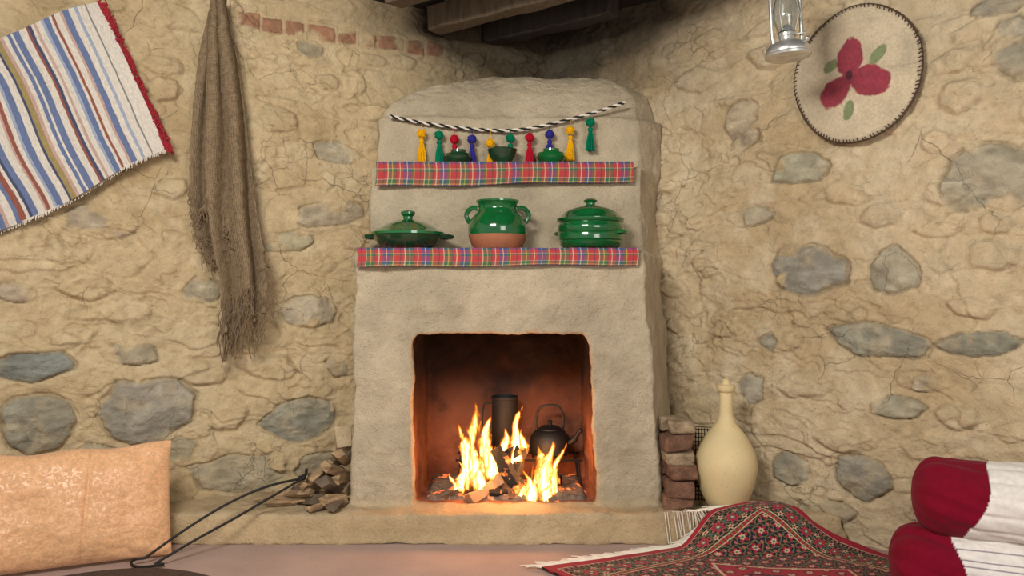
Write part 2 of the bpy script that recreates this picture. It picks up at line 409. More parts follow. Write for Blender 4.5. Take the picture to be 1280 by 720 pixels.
sootz = mrange(mth('ADD', sx.outputs['Z'], mth('MULTIPLY', nz.outputs['Fac'], .45)), .46, .88)
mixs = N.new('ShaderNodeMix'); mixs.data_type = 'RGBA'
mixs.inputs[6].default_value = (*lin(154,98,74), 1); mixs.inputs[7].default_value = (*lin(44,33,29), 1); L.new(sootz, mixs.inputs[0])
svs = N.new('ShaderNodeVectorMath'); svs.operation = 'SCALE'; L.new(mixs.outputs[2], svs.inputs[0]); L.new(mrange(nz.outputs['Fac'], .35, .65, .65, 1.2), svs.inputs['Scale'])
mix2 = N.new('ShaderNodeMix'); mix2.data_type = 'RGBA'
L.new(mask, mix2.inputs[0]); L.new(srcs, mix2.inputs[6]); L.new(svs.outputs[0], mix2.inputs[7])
lz = mrange(sx.outputs['Z'], .16, .08)
sv2 = N.new('ShaderNodeVectorMath'); sv2.operation = 'MULTIPLY'; sv2.inputs[1].default_value = (1.06, .95, .80); L.new(srcs, sv2.inputs[0])
mix3 = N.new('ShaderNodeMix'); mix3.data_type = 'RGBA'; L.new(sv2.outputs[0], mix3.inputs[7])
L.new(mth('MULTIPLY', lz, mth('SUBTRACT', 1, mask)), mix3.inputs[0]); L.new(mix2.outputs[2], mix3.inputs[6])
tz = mth('MULTIPLY', mrange(mth('ADD', sx.outputs['Z'], mth('MULTIPLY', nz.outputs['Fac'], .1)), 1.94, 2.01), .7)
mix4 = N.new('ShaderNodeMix'); mix4.data_type = 'RGBA'; mix4.inputs[7].default_value = (*lin(80,72,62), 1)
L.new(tz, mix4.inputs[0]); L.new(mix3.outputs[2], mix4.inputs[6]); L.new(mix4.outputs[2], B.inputs['Base Color'])
fp = b.build('corner_fireplace', [m], smooth=False)
r = fp.modifiers.new('r', 'REMESH'); r.mode = 'VOXEL'; r.voxel_size = .0080; r.use_smooth_shade = True
s = fp.modifiers.new('s', 'SMOOTH'); s.factor = .5; s.iterations = 11
for nm, sc_, stg in (('a', .22, .034), ('b', .06, .013), ('c', .022, .007)):
    t = bpy.data.textures.new('cob_'+nm, 'CLOUDS'); t.noise_scale = sc_; t.noise_depth = 3
    dm = fp.modifiers.new('d'+nm, 'DISPLACE'); dm.texture = t; dm.strength = stg; dm.mid_level = .5

# ------------------------------------------------------------ plaid cloths
def stripes(x, per, table):
    f = np.mod(x, per)/per; out = np.zeros(x.shape+(3,))
    for a, c in table: out[f >= a] = c
    return out
cr = lin(176,48,58); cg = lin(40,100,74); cbl = lin(50,68,128); cw = lin(212,198,168); cy_ = lin(190,170,80); cp = lin(190,98,98); cd_ = lin(62,46,60)
tabx = [(0, cr), (.10, cd_), (.13, cr), (.22, cw), (.245, cg), (.34, cy_), (.365, cg), (.45, cd_), (.47, cr), (.55, cw), (.575, cr), (.66, cbl), (.75, cw), (.77, cbl), (.86, cg), (.93, cy_), (.955, cr)]
tabz = [(0, cr), (.16, cw), (.19, cg), (.36, cy_), (.39, cbl), (.52, cr), (.70, cw), (.73, cg), (.86, cr)]
cloth_m = smat('plaid_cotton', attr=True, rough=.9, na=.12, ns=300, bump=.3, bs=500, bd=.001, sheen=.02, spec=.2)
def shelf_cloth(name, x0, x1, yf, ztop, zb0, zb1, depth, ph):
    n = 1000
    nd_, nf = 16, 44
    X = np.linspace(x0, x1, n)
    P = np.zeros((n, nd_+nf, 3)); S = np.zeros((n, nd_+nf))
    for j in range(nd_+nf):
        if j < nd_:
            q = j/nd_; y = yf+depth*(1-q)-.018; z = ztop+.006; s_ = -depth*(1-q)
            P[:, j, 1] = y; P[:, j, 2] = z+.002*np.sin(X*30); S[:, j] = s_
        else:
            q = (j-nd_)/(nf-1); hh = zb0+(zb1-zb0)*(X-x0)/(x1-x0)+.003*np.sin(X*11+ph)
            P[:, j, 1] = yf-.024-.006*min(q*6, 1)-.006*q*np.sin(X*23+ph)-.004*np.sin(X*9)*q
            P[:, j, 2] = ztop+.006-q*(ztop-hh); S[:, j] = q*.09
    P[:, :, 0] = X[:, None]+.003*np.sin(S*40)
    XX = np.repeat(X[:, None], nd_+nf, 1)
    col = .52*stripes(XX+ph, .150, tabx)+.42*stripes(S+.3, .088, tabz)+.06*lin(190,170,140)
    grid_mesh(name, P, col, cloth_m, solid=.003)
shelf_cloth('plaid_shelf_cloth', -.600, .490, 2.998, 1.108, 1.035, 1.045, .12, 0)
shelf_cloth('plaid_shelf_cloth', -.565, .503, 3.215, 1.478, 1.375, 1.395, .08, .7)

# ------------------------------------------------------------ pottery
glaze = smat('green_glaze', (14,92,44), .14, .3, 12, .12, 30, .002, coat=.8)
glazed = smat('dark_green_glaze', (26,60,36), .18, .35, 18, .1, 30, .002, coat=.8)
terra = smat('terracotta', (158,98,68), .75, .12, 30, .2, 80, .001)
def pf(lst, s): return [(r/s, z/s) for r, z in lst]
s_ = 308.7; ZS = 1.118
o = MB(); q = W(510, 300, 3.1); M = T(q.x, 3.1, ZS)
pr = pf([(0,0),(28,0),(36,4),(42,11),(44,16),(46,17),(46,20),(43,21),(38,24),(28,30),(18,34),(9,36),(6,37),(6,40),(9,43),(9,46),(5,48),(0,48)], s_)
o.lathe(pr, 48, M=M, mfun=lambda k: 1 if k < 4 else 0)
for sg in (-1, 1):
    o.tube([M @ Vector((sg*a/s_, c/s_, 15/s_)) for a, c in ((40,-11),(50,-9),(54,0),(50,9),(40,11))], 3.2/s_, 8, 1)
    o.box(.035, .05, .010, M @ T(sg*47/s_, 0, 15/s_), 1)
o.build('lidded_casserole_dish', [glaze, glazed])
o = MB(); q = W(622, 300, 3.1); M = T(q.x, 3.1, ZS)
pr = pf([(0,0),(29,0),(32,4),(35,11),(36.5,17),(37,24),(36,32),(32,39),(27,44),(24,47),(23,51),(25,56),(27,58),(27,60),(24,60),(21,55),(20,48),(0,44)], s_)
o.lathe(pr, 48, M=M, mfun=lambda k: 1 if k < 4 else 0)
for sg in (-1, 1):
    o.tube(sm([M @ Vector((sg*a/s_, 0, c/s_)) for a, c in ((24,50),(31,51),(37,47),(39,41),(36,34),(32,31))], 4), 3.0/s_, 8, 0)
o.build('two_handled_jar', [glaze, terra])
o = MB(); q = W(738, 300, 3.1); M = T(q.x, 3.1, ZS)
pr = pf([(0,0),(33,0),(37,3),(39,8),(38.4,9.5),(40,11),(40.5,18),(39.8,19.5),(41,21),(41,27),(39,32),(41,33),(42,35),(42,37),(39,39),(34,43),(33,45),(26,49),(17,52),(9,54),(6,55),(6,57),(9,60),(6,62),(0,62)], s_)
o.lathe(pr, 48, M=M)
for an in (-.5, 2.6):
    R_ = RZ(an)
    o.tube(sm([M @ R_ @ Vector((a/s_, c/s_, 20/s_)) for a, c in ((38,-8),(45,-6),(46,0),(45,6),(38,8))], 4), 2.6/s_, 8, 0)
o.build('lidded_cooking_pot', [glaze])
s2 = 292.; Z2 = 1.488
def smallpot(name, px, pr, mi, y=3.262):
    o = MB(); o.lathe(pf(pr, s2), 36, M=T((px-640)/F*y, y, Z2)); o.build(name, [mi])
smallpot('small_green_jar', 573, [(0,0),(12,0),(16,4),(17,8),(15,12),(9,14),(9,17),(7,17),(6,12),(0,11)], glazed)
smallpot('green_bowl', 628, [(0,0),(11,0),(12,2),(16,8),(18,15),(19,17),(18,18),(16,16),(13,8),(0,5)], glazed)
smallpot('small_green_jar', 689, [(0,0),(12,0),(16,4),(18,8),(16,13),(10,15),(10,18),(8,18),(7,13),(0,12)], glaze)

# ------------------------------------------------------------ tassel garland
wool = {}
for k, c in dict(y=(236,174,18), g=(8,120,86), r=(184,26,46), b=(54,50,136)).items():
    wool[k] = smat('wool_'+k, c, .95, .3, 260, .9, 300, .003, spec=.1)
blk = smat('black_yarn', (28,26,26), .85); wht = smat('white_yarn', (228,220,206), .85)
o = MB(); yg = 3.295
rp = sm([W(487,145,yg), W(520,152,yg), W(560,158,yg), W(600,162,yg), W(640,163,yg), W(680,157,yg), W(720,147,yg), W(755,137,yg), W(781,128,yg)], 30)
for ph, mi in ((0, 4), (math.pi, 5)):
    pts = []
    for i, p in enumerate(rp):
        a = i*.5+ph; pts.append(p+Vector((0, math.cos(a)*.0036, math.sin(a)*.0036)))
    o.tube(pts, .0044, 7, mi)
def ropez(x):
    return min(rp, key=lambda p: abs(p.x-x)).z
tas = [(527,167,203,'y'),(549,169,205,'g'),(568,174,195,'r'),(590,174,208,'b'),(613,179,208,'y'),(638,173,188,'g'),(662,172,205,'r'),(687,168,188,'b'),(713,163,200,'y'),(738,153,188,'g')]
kk = 'ygrb'
for px, y0, y1, c in tas:
    yt = yg-.010
    p = W(px, y0, yt); q = W(px, y1, yt); mi = kk.index(c)
    o.tube([Vector((p.x, yg, ropez(p.x))), Vector((p.x, yt, p.z-.005))], .0015, 5, mi)
    o.sphere((p.x, yt, p.z), .0180, mi, seg=16, wob=.10)
    for k in range(150):
        v_ = Vector((random.gauss(0, 1), random.gauss(0, 1), random.gauss(0, 1))).normalized(); c0 = Vector((p.x, yt, p.z))
        o.tube([c0+v_*.015, c0+v_*random.uniform(.019, .0225)], .0013, 4, mi)
    zt = p.z-.018; h = max(zt-q.z, .034)
    o.sphere((p.x, yt, zt-.014), .0115, mi, seg=12, wob=.08)
    o.tube([(p.x+.0075*math.cos(t*.7), yt+.0075*math.sin(t*.7), zt-.024) for t in range(9)], .0016, 5, mi, closed=True)
    for k in range(80):
        an = random.uniform(0, 6.283); rr_ = random.random()**.5
        r1 = .007*rr_; r2 = .0205*rr_; e_ = random.uniform(-.004, .003); tw = random.uniform(-.25, .25)
        o.tube([(p.x+r1*math.cos(an), yt+r1*math.sin(an), zt-.022), (p.x+r2*.8*math.cos(an+tw*.5), yt+r2*.8*math.sin(an+tw*.5), zt-.022-(h-.022)*.45),
                (p.x+r2*math.cos(an+tw), yt+r2*math.sin(an+tw), zt-h+e_)], .0018, 4, mi)
o.build('tassel_garland', [wool['y'], wool['g'], wool['r'], wool['b'], blk, wht])
# ------------------------------------------------------------ hanging striped kilim
u1, z1 = wallhit(124, 8, dL); u2, z2 = wallhit(207, 189, dL); u3, z3 = wallhit(-60, 320, dL)
n, m_ = 560, 260
A_ = np.linspace(0, 1, n)[:, None]; B_ = np.linspace(0, 1, m_)[None, :]
dU = (u3-u2); dZ = (z3-z2)
UU = u1+(u2-u1)*B_+dU*A_+.012*np.sin(B_*9+A_*4)*A_; ZZ = z1+(z2-z1)*B_+dZ*A_*(.92+.1*B_)+.010*np.sin(A_*9)
off = .050+.012*np.sin(A_*13+B_*3)+.012*np.sin(B_*8+1)*A_
P = np.zeros((n, m_, 3)); P[..., 0] = C[0]+dL[0]*UU+nL[0]*off; P[..., 1] = C[1]+dL[1]*UU+nL[1]*off; P[..., 2] = ZZ
wv = A_+.006*(fbm(A_*6, B_*9, 3, 4)-.5)+0*B_
cs = dict(w=lin(210,202,190), b=lin(100,114,150), n=lin(70,74,102), r=lin(142,84,72), k=lin(186,156,144), o=lin(152,134,88), l=lin(152,162,182), g=lin(126,124,122))
seq = [('w',4.5),('g',.5),('w',2.4),('l',1),('w',1.8),('b',1.9),('k',.8),('w',1.8),('r',.8),('w',.8),('b',1.6),('l',.8),('w',1.6),('k',.8),('w',.8),('n',.9),('r',.7),('w',2.0),('b',1.9),('w',.6),('b',1.1),('w',1.2),('k',1),('o',1.6),('n',.7),('w',2.0),('b',1.9),('l',.8),('w',1.2),('r',1.2),('k',.6),('w',2.2),('b',1.9),('n',.9),('w',1.0),('r',1.8),('b',1.2),('w',2.2),('k',1),('b',1.6),('w',1.6),('r',1.8),('n',1.2),('w',2.0),('b',2.2),('w',2),('o',1),('w',3)]
tot = sum(s[1] for s in seq); col = np.zeros((n, m_, 3)); acc = 0
for c, w in seq:
    col[wv >= acc/tot] = cs[c]; acc += w
col *= (.80+.34*vnoise(A_*n*.9, B_*m_*.25, 3))[..., None]
kil_m = smat('kilim_weave', attr=True, rough=.95, na=.08, ns=200, bump=.6, bs=260, bd=.002)
kil = grid_mesh('hanging_striped_kilim', P, col, kil_m, solid=.005)
red_y = smat('red_fringe_yarn', (156,34,46), .9)
o = MB()
for i in range(200):
    t = i/199; u = u1+(u2-u1)*t; z = z1+(z2-z1)*t
    a = wp(u+.006, z, .054, dL, nL)
    du = random.uniform(.010, .032)
    pts = [a, wp(u-du*.6, z+random.uniform(-.018, .018), .058+random.uniform(-.01, .012), dL, nL), wp(u-du, z-random.uniform(0, .035), .054+random.uniform(-.01, .015), dL, nL)]
    o.tube(pts, .0030, 5, 0)
for i in range(220):
    t = i/219; u = u2+dU*t; z = z2+dZ*t*1.02
    zz_ = z+.010*math.sin(t*9)
    o.tube([wp(u, zz_+.004, .050, dL, nL), wp(u+random.uniform(-.004, .004), zz_-random.uniform(.006, .016), .050, dL, nL)], .0012, 4, 1)
fr = o.build('kilim_fringe', [red_y, wht]); fr.parent = kil

# ------------------------------------------------------------ hanging burlap shawl
burl = bpy.data.materials.new('burlap'); burl.use_nodes = True
nt = burl.node_tree; N = nt.nodes; L = nt.links; B = N['Principled BSDF']
at = N.new('ShaderNodeAttribute'); at.attribute_name = 'Col'; sp_ = N.new('ShaderNodeSeparateColor'); L.new(at.outputs['Color'], sp_.inputs[0])
def sinw(sock, fr_): return mth('SINE', mth('MULTIPLY', sock, fr_), 0)
tcb = N.new('ShaderNodeTexCoord'); nb = N.new('ShaderNodeTexNoise'); nb.inputs['Scale'].default_value = 60; nb.inputs['Detail'].default_value = 5; L.new(tcb.outputs['Object'], nb.inputs['Vector'])
jt = mth('MULTIPLY', nb.outputs['Fac'], .02)
wva = mth('ADD', sinw(mth('ADD', sp_.outputs[0], jt), 260.0), sinw(mth('ADD', sp_.outputs[1], jt), 1150.0))
lum = mth('ADD', mth('MULTIPLY', wva, .15), mth('MULTIPLY', nb.outputs['Fac'], 1.0))
sb = N.new('ShaderNodeVectorMath'); sb.operation = 'SCALE'; sb.inputs[0].default_value = lin(142,122,96); L.new(mth('ADD', lum, .38), sb.inputs['Scale']); L.new(sb.outputs[0], B.inputs['Base Color'])
B.inputs['Roughness'].default_value = .95; B.inputs['Specular IOR Level'].default_value = .1
bb = N.new('ShaderNodeBump'); bb.inputs['Strength'].default_value = .9; bb.inputs['Distance'].default_value = .004; L.new(lum, bb.inputs['Height']); L.new(bb.outputs[0], B.inputs['Normal'])
yarnm = smat('jute_yarn', (122,102,78), .95, .25, 60, .3)
root = link(bpy.data.objects.new('hanging_burlap_shawl', None))
def burlap(name, keys, off0, folds, seed, depth):
    n, m2 = 300, 150
    ys = np.linspace(keys[0][0], keys[-1][0], n); xl = np.interp(ys, [k[0] for k in keys], [k[1] for k in keys]); xr = np.interp(ys, [k[0] for k in keys], [k[2] for k in keys])
    kern = np.ones(41)/41; xl = np.convolve(np.pad(xl, 20, 'edge'), kern, 'valid'); xr = np.convolve(np.pad(xr, 20, 'edge'), kern, 'valid')
    P = np.zeros((n, m2, 3)); col = np.zeros((n, m2, 3))
    for i in range(n):
        ul, zl = wallhit(xl[i], ys[i], dL); ur, zr_ = wallhit(xr[i], ys[i], dL)
        s = np.linspace(0, 1, m2); 
        ph = s*math.pi*2*folds+.6*math.sin(i/n*5+seed)+2.2*fbm(s*2, np.full(m2, i/n*2), 2, seed)
        u = ul+.004*(vnoise(np.full(1, i*.15), np.zeros(1), seed)[0]-.5)+(ur-ul)*s+.006*np.cos(ph); amp = depth*(.45+.55*min(1, i/n*2))
        of = off0+amp*np.sin(ph)*.5+.02*np.sin(s*math.pi)+.006*(fbm(s*8, np.full(m2, i*.02), 2, seed+1)-.5)
        zz = zl+(zr_-zl)*s+(-.02*np.sin(s*math.pi*2*folds*.5+1)-.03*(vnoise(s*14, np.zeros(m2), seed)-.5))*(i/n)**3
        P[i, :, 0] = C[0]+dL[0]*u+nL[0]*of; P[i, :, 1] = C[1]+dL[1]*u+nL[1]*of; P[i, :, 2] = zz
        col[i, :, 0] = s; col[i, :, 1] = i/n
    g = grid_mesh(name, P, col, burl, solid=.004); g.parent = root
    return P
Pb = burlap('back_fold', [(10,262,276),(60,251,284),(120,242,290),(190,235,296),(250,234,298),(292,242,300)], .055, 2, 3, .034)
Pf = burlap('front_fold', [(8,262,279),(60,258,291),(130,256,302),(200,253,310),(270,256,318),(330,266,327),(368,274,327)], .092, 1.9, 9, .055)
o = MB()
def strands(Pe, cnt, l0, l1, drift):
    for i in range(cnt):
        j = random.randrange(Pe.shape[0]); p = Vector(Pe[j]); L_ = random.uniform(l0, l1); pts = [p+Vector((0, 0, .01))]
        dx = random.uniform(-.022, .022)+drift; wv_ = random.uniform(.003, .009); fq = random.uniform(7, 14)
        for k in range(1, 11):
            t = k/10; pts.append(p+Vector((dx*t+wv_*math.sin(t*fq+i), wv_*.7*math.sin(t*fq*.8+i*2), -L_*t)))
        o.tube(pts, random.uniform(.0010, .0024), 5, 0)
strands(Pb[-1], 80, .04, .16, .03); strands(Pf[-1], 90, .06, .28, -.012); strands(Pf[-1][:70], 36, .15, .28, -.01)
strands(Pf[200, :8], 12, .05, .12, -.02); strands(Pf[-50:, -2], 30, .04, .11, .012); strands(Pb[-70:, 1], 20, .03, .10, .02)
for k in range(22):
    p = Vector(random.choice(Pf[-1])) if k % 2 else Vector(random.choice(Pb[-1]))
    o.sphere(p+Vector((random.uniform(-.01, .01), -.004, -random.uniform(.02, .15))), random.uniform(.006, .012), 0, seg=8, sz=1.6, wob=.3)
fz = o.build('frayed_ends', [yarnm]); fz.parent = root
iron = smat('black_iron', (30,28,27), .6, .2, 40, .3, 90, .001, metal=.4)
o = MB(); u_, z_ = wallhit(270, 10, dL)
o.tube([wp(u_, z_-.005, -.03, dL, nL), wp(u_, z_, .11, dL, nL), wp(u_, z_+.012, .115, dL, nL)], .004, 8)
nl = o.build('wall_nail', [iron]); nl.parent = root

# ------------------------------------------------------------ round felt mat on right wall
uc, zc = wallhit(1074, 96, dR); R0 = .224; RV = .250
n, m2 = 150, 420
rr = np.linspace(0.001, 1, n)[:, None]; th = np.linspace(0, 2*math.pi, m2)[None, :]
a = rr*np.cos(th)*R0*(1+.014*np.sin(3*th)); c = rr*np.sin(th)*RV*(1+.012*np.sin(2*th+1))
def ell(ax, ay, ang, w, h, p=2.):
    ca, sa = math.cos(ang), math.sin(ang); X = ((a-ax)*ca+(c-ay)*sa)/w; Y = (-(a-ax)*sa+(c-ay)*ca)/h
    return (np.abs(X)**p+np.abs(Y)**p)**(1/p)
nzf = .34*(fbm(a*50+20, c*50+20, 4, 12)-.5)
petal = np.minimum.reduce([ell(-.012, .060, math.pi/2, .070, .048), ell(-.066, -.056, math.radians(38), .070, .046), ell(.060, -.036, math.radians(-18), .068, .054), ell(-.01, -.01, 0, .03, .03)])+nzf
leaf = np.minimum.reduce([ell(.086, .052, math.radians(52), .038, .020), ell(-.082, .044, math.radians(35), .032, .021), ell(-.018, -.130, math.radians(75), .036, .019)])+nzf
bc = lin(198,182,154)*(.74+.52*fbm(a*16+9, c*16+9, 5, 21)[..., None])
pc = lin(144,36,62)*(.7+.6*fbm(a*70+9, c*70+9, 3, 31)[..., None]); lc = lin(108,128,84)*(.8+.4*fbm(a*60, c*60, 3, 41)[..., None])
k_ = .85*sst(1.1, .88, leaf)[..., None]; bc = bc*(1-k_)+lc*k_
k_ = .95*sst(1.08, .92, petal)[..., None]; bc = bc*(1-k_)+pc*k_
k_ = sst(1.2, .6, ell(-.012, -.005, 0, .014, .02))[..., None]; bc = bc*(1-k_)+lin(80, 36, 50)*k_
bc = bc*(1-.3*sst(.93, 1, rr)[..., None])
offm = .050+.008*np.sin(a*18+1)+.006*np.cos(c*20)-.010*rr**8
P = np.zeros((n, m2, 3)); P[..., 0] = C[0]+dR[0]*(uc+a)+nR[0]*offm; P[..., 1] = C[1]+dR[1]*(uc+a)+nR[1]*offm; P[..., 2] = zc+c
felt = smat('felt', attr=True, rough=.95, na=.14, ns=110, bump=.7, bs=160, bd=.003, sheen=.1)
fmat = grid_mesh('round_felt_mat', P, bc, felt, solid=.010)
st_m = smat('dark_stitching', (82,62,48), .9)
o = MB(); nst = 100
for i in range(nst):
    t = 2*math.pi*i/nst+random.uniform(-.012, .012); r0 = R0*(1+.014*math.sin(3*t)); rz = RV*(1+.012*math.sin(2*t+1))
    of = .050+.008*math.sin(r0*math.cos(t)*18+1)+.006*math.cos(rz*math.sin(t)*20)-.010
    pts = []; q_ = random.uniform(-.012, .008)
    for f_, e, dt in ((.968+q_, .008, 0), (1.0, .011, .014), (1.022, .002, .026), (1.0, -.008, .03)):
        pts.append(wp(uc+math.cos(t+dt)*r0*f_, zc+math.sin(t+dt)*rz*f_, of+e, dR, nR))
    o.tube(pts, .0022, 5)
rim = [wp(uc+math.cos(2*math.pi*i/160)*R0*1.01*(1+.014*math.sin(6*math.pi*i/160)), zc+math.sin(2*math.pi*i/160)*RV*1.01*(1+.012*math.sin(4*math.pi*i/160+1)), .042+.008*math.sin(R0*math.cos(2*math.pi*i/160)*18+1), dR, nR) for i in range(160)]
o.tube(rim, .0038, 6, closed=True, rn=.25)
x = o.build('stitched_edge', [st_m]); x.parent = fmat

# ------------------------------------------------------------ hurricane lantern
tin = smat('galvanised_tin', (214,214,210), .30, .22, 30, .15, 60, .001, metal=.75)
glass = smat('lantern_glass', (235,240,240), .05, .02, 10, 0, trans=.95, spec=.5)
o = MB(); M = T(.935, 2.6, 1.738) @ RY(math.radians(-3))
o.lathe([(.066,0),(.074,.003),(.076,.010),(.072,.014),(.073,.020),(.070,.034),(.060,.044),(.045,.052),(.030,.056),(.026,.060),(.026,.070),(.030,.072),(.030,.082),(.026,.086),(0,.088)], 40, 0, M)
o.lathe([(.022,.088),(.020,.10),(.008,.112),(0,.112)], 24, 0, M)
o.lathe([(.028,.088),(.036,.11),(.042,.135),(.042,.16),(.036,.19),(.028,.21),(.0265,.21),(.034,.19),(.040,.16),(.040,.135),(.034,.11),(.0265,.088)], 32, 1, M)
o.lathe([(.036,.21),(.040,.215),(.036,.225),(.028,.235),(.028,.255),(.038,.262),(.034,.275),(.020,.285),(0,.288)], 32, 0, M)
for sg in (-1, 1):
    o.tube(sm([M @ Vector(p) for p in ((sg*.046,0,.045),(sg*.050,0,.075),(sg*.050,0,.13),(sg*.050,0,.20),(sg*.046,0,.24),(sg*.034,0,.262),(sg*.01,0,.272))], 5), .0068, 10, 0)
for a_ in range(4):
    t = a_*math.pi/2+.78
    o.tube([M @ Vector((math.cos(t)*.03,math.sin(t)*.03,.088)), M @ Vector((math.cos(t)*.047,math.sin(t)*.047,.145)), M @ Vector((math.cos(t)*.034,math.sin(t)*.034,.212))], .0016, 6, 0)
o.tube([M @ Vector((.056*math.cos(t*math.pi/12),0,.20+.14*math.sin(t*math.pi/12))) for t in range(13)], .002, 6, 0)
top = M @ Vector((0,0,.34)); o.tube([top, Vector((top.x, top.y, CEIL))], .0018, 6, 0)
o.sphere(tuple(M @ Vector((.05,-.045,.05))), .010, 0, seg=10)
o.tube([M @ Vector((.028,-.01,.078)), M @ Vector((.05,-.02,.078))], .003, 6, 0); o.sphere(tuple(M @ Vector((.053,-.021,.078))), .007, 0, seg=8)
o.build('hurricane_lantern', [tin, glass])

# ------------------------------------------------------------ clay vase
clay = smat('pale_clay', (216,196,148), .7, .06, 12, .25, 60, .002, grit=.03)
o = MB(); v = 323.; 
pr = [(0,0),(21,0),(24,4),(30,16),(35,32),(38,48),(38,58),(36,68),(31,80),(24,92),(17,101),(12,107),(11,109),(11,112),(9,115),(8.5,122),(8,135),(8,146),(10,148),(11.5,150),(11.5,155),(9.5,156),(6,157),(4,160),(4,163),(2,164),(0,164)]
pr = [(r, z*.975) for r, z in pr]
o.lathe([(r/v, z/v) for r, z in pr], 56, M=T((907.5-640)/F*2.98, 2.98, .114))
o.build('clay_bottle_vase', [clay])

# ------------------------------------------------------------ brick stack, wood heap, wire rack
brk = [smat('old_brick_a', (170,148,120), .95, .4, 25, 1, 50, .010, grit=.18), smat('old_brick_b', (130,94,74), .95, .4, 25, 1, 50, .010, grit=.18)]
o = MB(); z = .110
for i, h in enumerate((.052, .058, .062, .055, .060, .052)):
    for k in range(2):
        o.box(.122+random.uniform(-.026, .008), .10, h-.003, T(.648+random.uniform(-.012, .008), 2.975+k*.108, z+h/2) @ RZ(random.uniform(-.16, .16)), 0 if i in (5, 3) else 1, .010)
    z += h
bs = o.build('brick_stack', brk, bevel=.010, sub=0)
o = MB()
for i in range(9):
    x = .725+i*.011
    o.tube([(x, 3.08-.3*i*.011, .11), (x, 3.08-.3*i*.011, .40)], .002, 5)
for i in range(18):
    z = .115+i*.0165
    o.tube([(.72, 3.08, z), (.82, 3.05, z)], .002, 5)
o.tube([(.72,3.08,.11),(.72,3.08,.405),(.82,3.05,.405),(.82,3.05,.11)], .005, 6)
o.tube([(.73,3.08,.112),(.745,3.17,.112)], .004, 6); o.tube([(.81,3.05,.112),(.83,3.13,.112)], .004, 6)
o.build('wire_rack', [iron])
wood_d = smat('weathered_wood', (166,138,104), .9, .45, 14, .8, 60, .006, stretch=(1, 1, 6), grit=.1); wood_c = smat('charred_wood', (100,86,70), .9, .4, 20, .8, 60, .005)
stone_m = smat('loose_stone', (190,170,138), .95, .2, 18, .7, 60, .005, grit=.1)
o = MB()
def chunk(x, y, z, L_, w_, rz, ry, mi):
    M_ = T(x, y, z) @ RZ(rz) @ RY(ry); k = 4
    tri = random.choice(((0, 1.9, 3.3, 4.6), (0, 2.3, 4.1), (0, 1.3, 2.9, 4.4)))
    vs = []; fs = []; ns_ = len(tri)
    for i in range(k+1):
        for a_ in tri:
            rr_ = w_*random.uniform(.85, 1.1); vs.append((-L_/2+L_*i/k, rr_*math.cos(a_), rr_*.75*math.sin(a_)))
    for i in range(k):
        for j in range(ns_): fs.append([i*ns_+j, i*ns_+(j+1) % ns_, (i+1)*ns_+(j+1) % ns_, (i+1)*ns_+j])
    fs += [list(range(ns_))[::-1], [k*ns_+j for j in range(ns_)]]
    o.add(vs, fs, mi, M_)
random.seed(21)
for x, y, z, L_, w_, rz, ry, mi in [(-.86,3.04,.135,.16,.030,.3,.1,0),(-.77,3.00,.14,.15,.034,-.5,-.1,1),(-.69,2.97,.14,.10,.036,.9,.2,0),(-.82,3.12,.145,.16,.036,1.0,0,1),(-.72,3.08,.15,.14,.04,-.2,0,0),
 (-.79,3.03,.178,.14,.028,1.2,.3,0),(-.71,2.99,.195,.13,.036,1.3,.4,1),(-.68,3.05,.21,.14,.036,1.4,.1,0),(-.76,3.10,.205,.15,.032,-.6,-.2,1),(-.70,3.02,.245,.13,.034,1.2,.4,0),(-.69,3.10,.27,.12,.032,-.3,-.4,1),
 (-.675,3.04,.29,.11,.032,1.5,.5,0),(-.90,3.00,.122,.12,.018,.2,0,0),(-.675,2.93,.132,.09,.026,1.5,0,1),(-.74,2.95,.127,.12,.022,1.0,0,0),(-.83,3.00,.160,.12,.024,-.4,-.15,0),(-.755,3.03,.235,.12,.024,.9,-.5,0)]:
    chunk(x, y, z, L_, w_, rz, ry, mi)
for c_, r_ in (((-.682, 3.10, .365), .042), ((-.68, 3.13, .31), .045)):
    o.box(r_*1.5, r_*1.3, r_*1.7, T(*c_) @ RZ(.3), 2, .009)
for i in range(7):
    x = -1.02+i*.04; o.tube([(x, 3.0+random.uniform(-.03, .06), .125), (x+.16, 3.06+random.uniform(-.05, .05), .130+random.uniform(0, .02))], .006, 6, 0, rn=.2)
o.build('firewood_heap', [wood_d, wood_c, stone_m], bevel=.003, sharp=25)

# ------------------------------------------------------------ fire tongs
o = MB()
hg = Vector((-.803, 2.96, .228))
e1 = Vector((-1.275, 2.665, .022)); e2 = Vector((-1.225, 2.635, .014))
for e, b_ in ((e1, .034), (e2, -.014)):
    mid = (hg+e)/2+Vector((0, 0, b_+.012)); o.tube(sm([hg, hg*.75+e*.25+Vector((0, 0, b_*.8+.01)), mid, hg*.25+e*.75+Vector((0, 0, b_*.6+.01)), e], 6), .0046, 8)
lp = sm([e1, e1+Vector((-.025, -.01, 0)), e1+Vector((-.032, -.03, -.004)), e1+Vector((-.01, -.05, -.010)), e1+Vector((.03, -.048, -.012)), e2+Vector((.03, 0.0, -.002)), e2], 6)
o.tube(lp, .0046, 8)
o.tube([hg+Vector((-.02, 0, 0)), hg+Vector((.008, 0, .012)), hg+Vector((.012, 0, .035))], .006, 8); o.sphere(hg, .010, 0, seg=10)
o.build('fire_tongs', [iron])

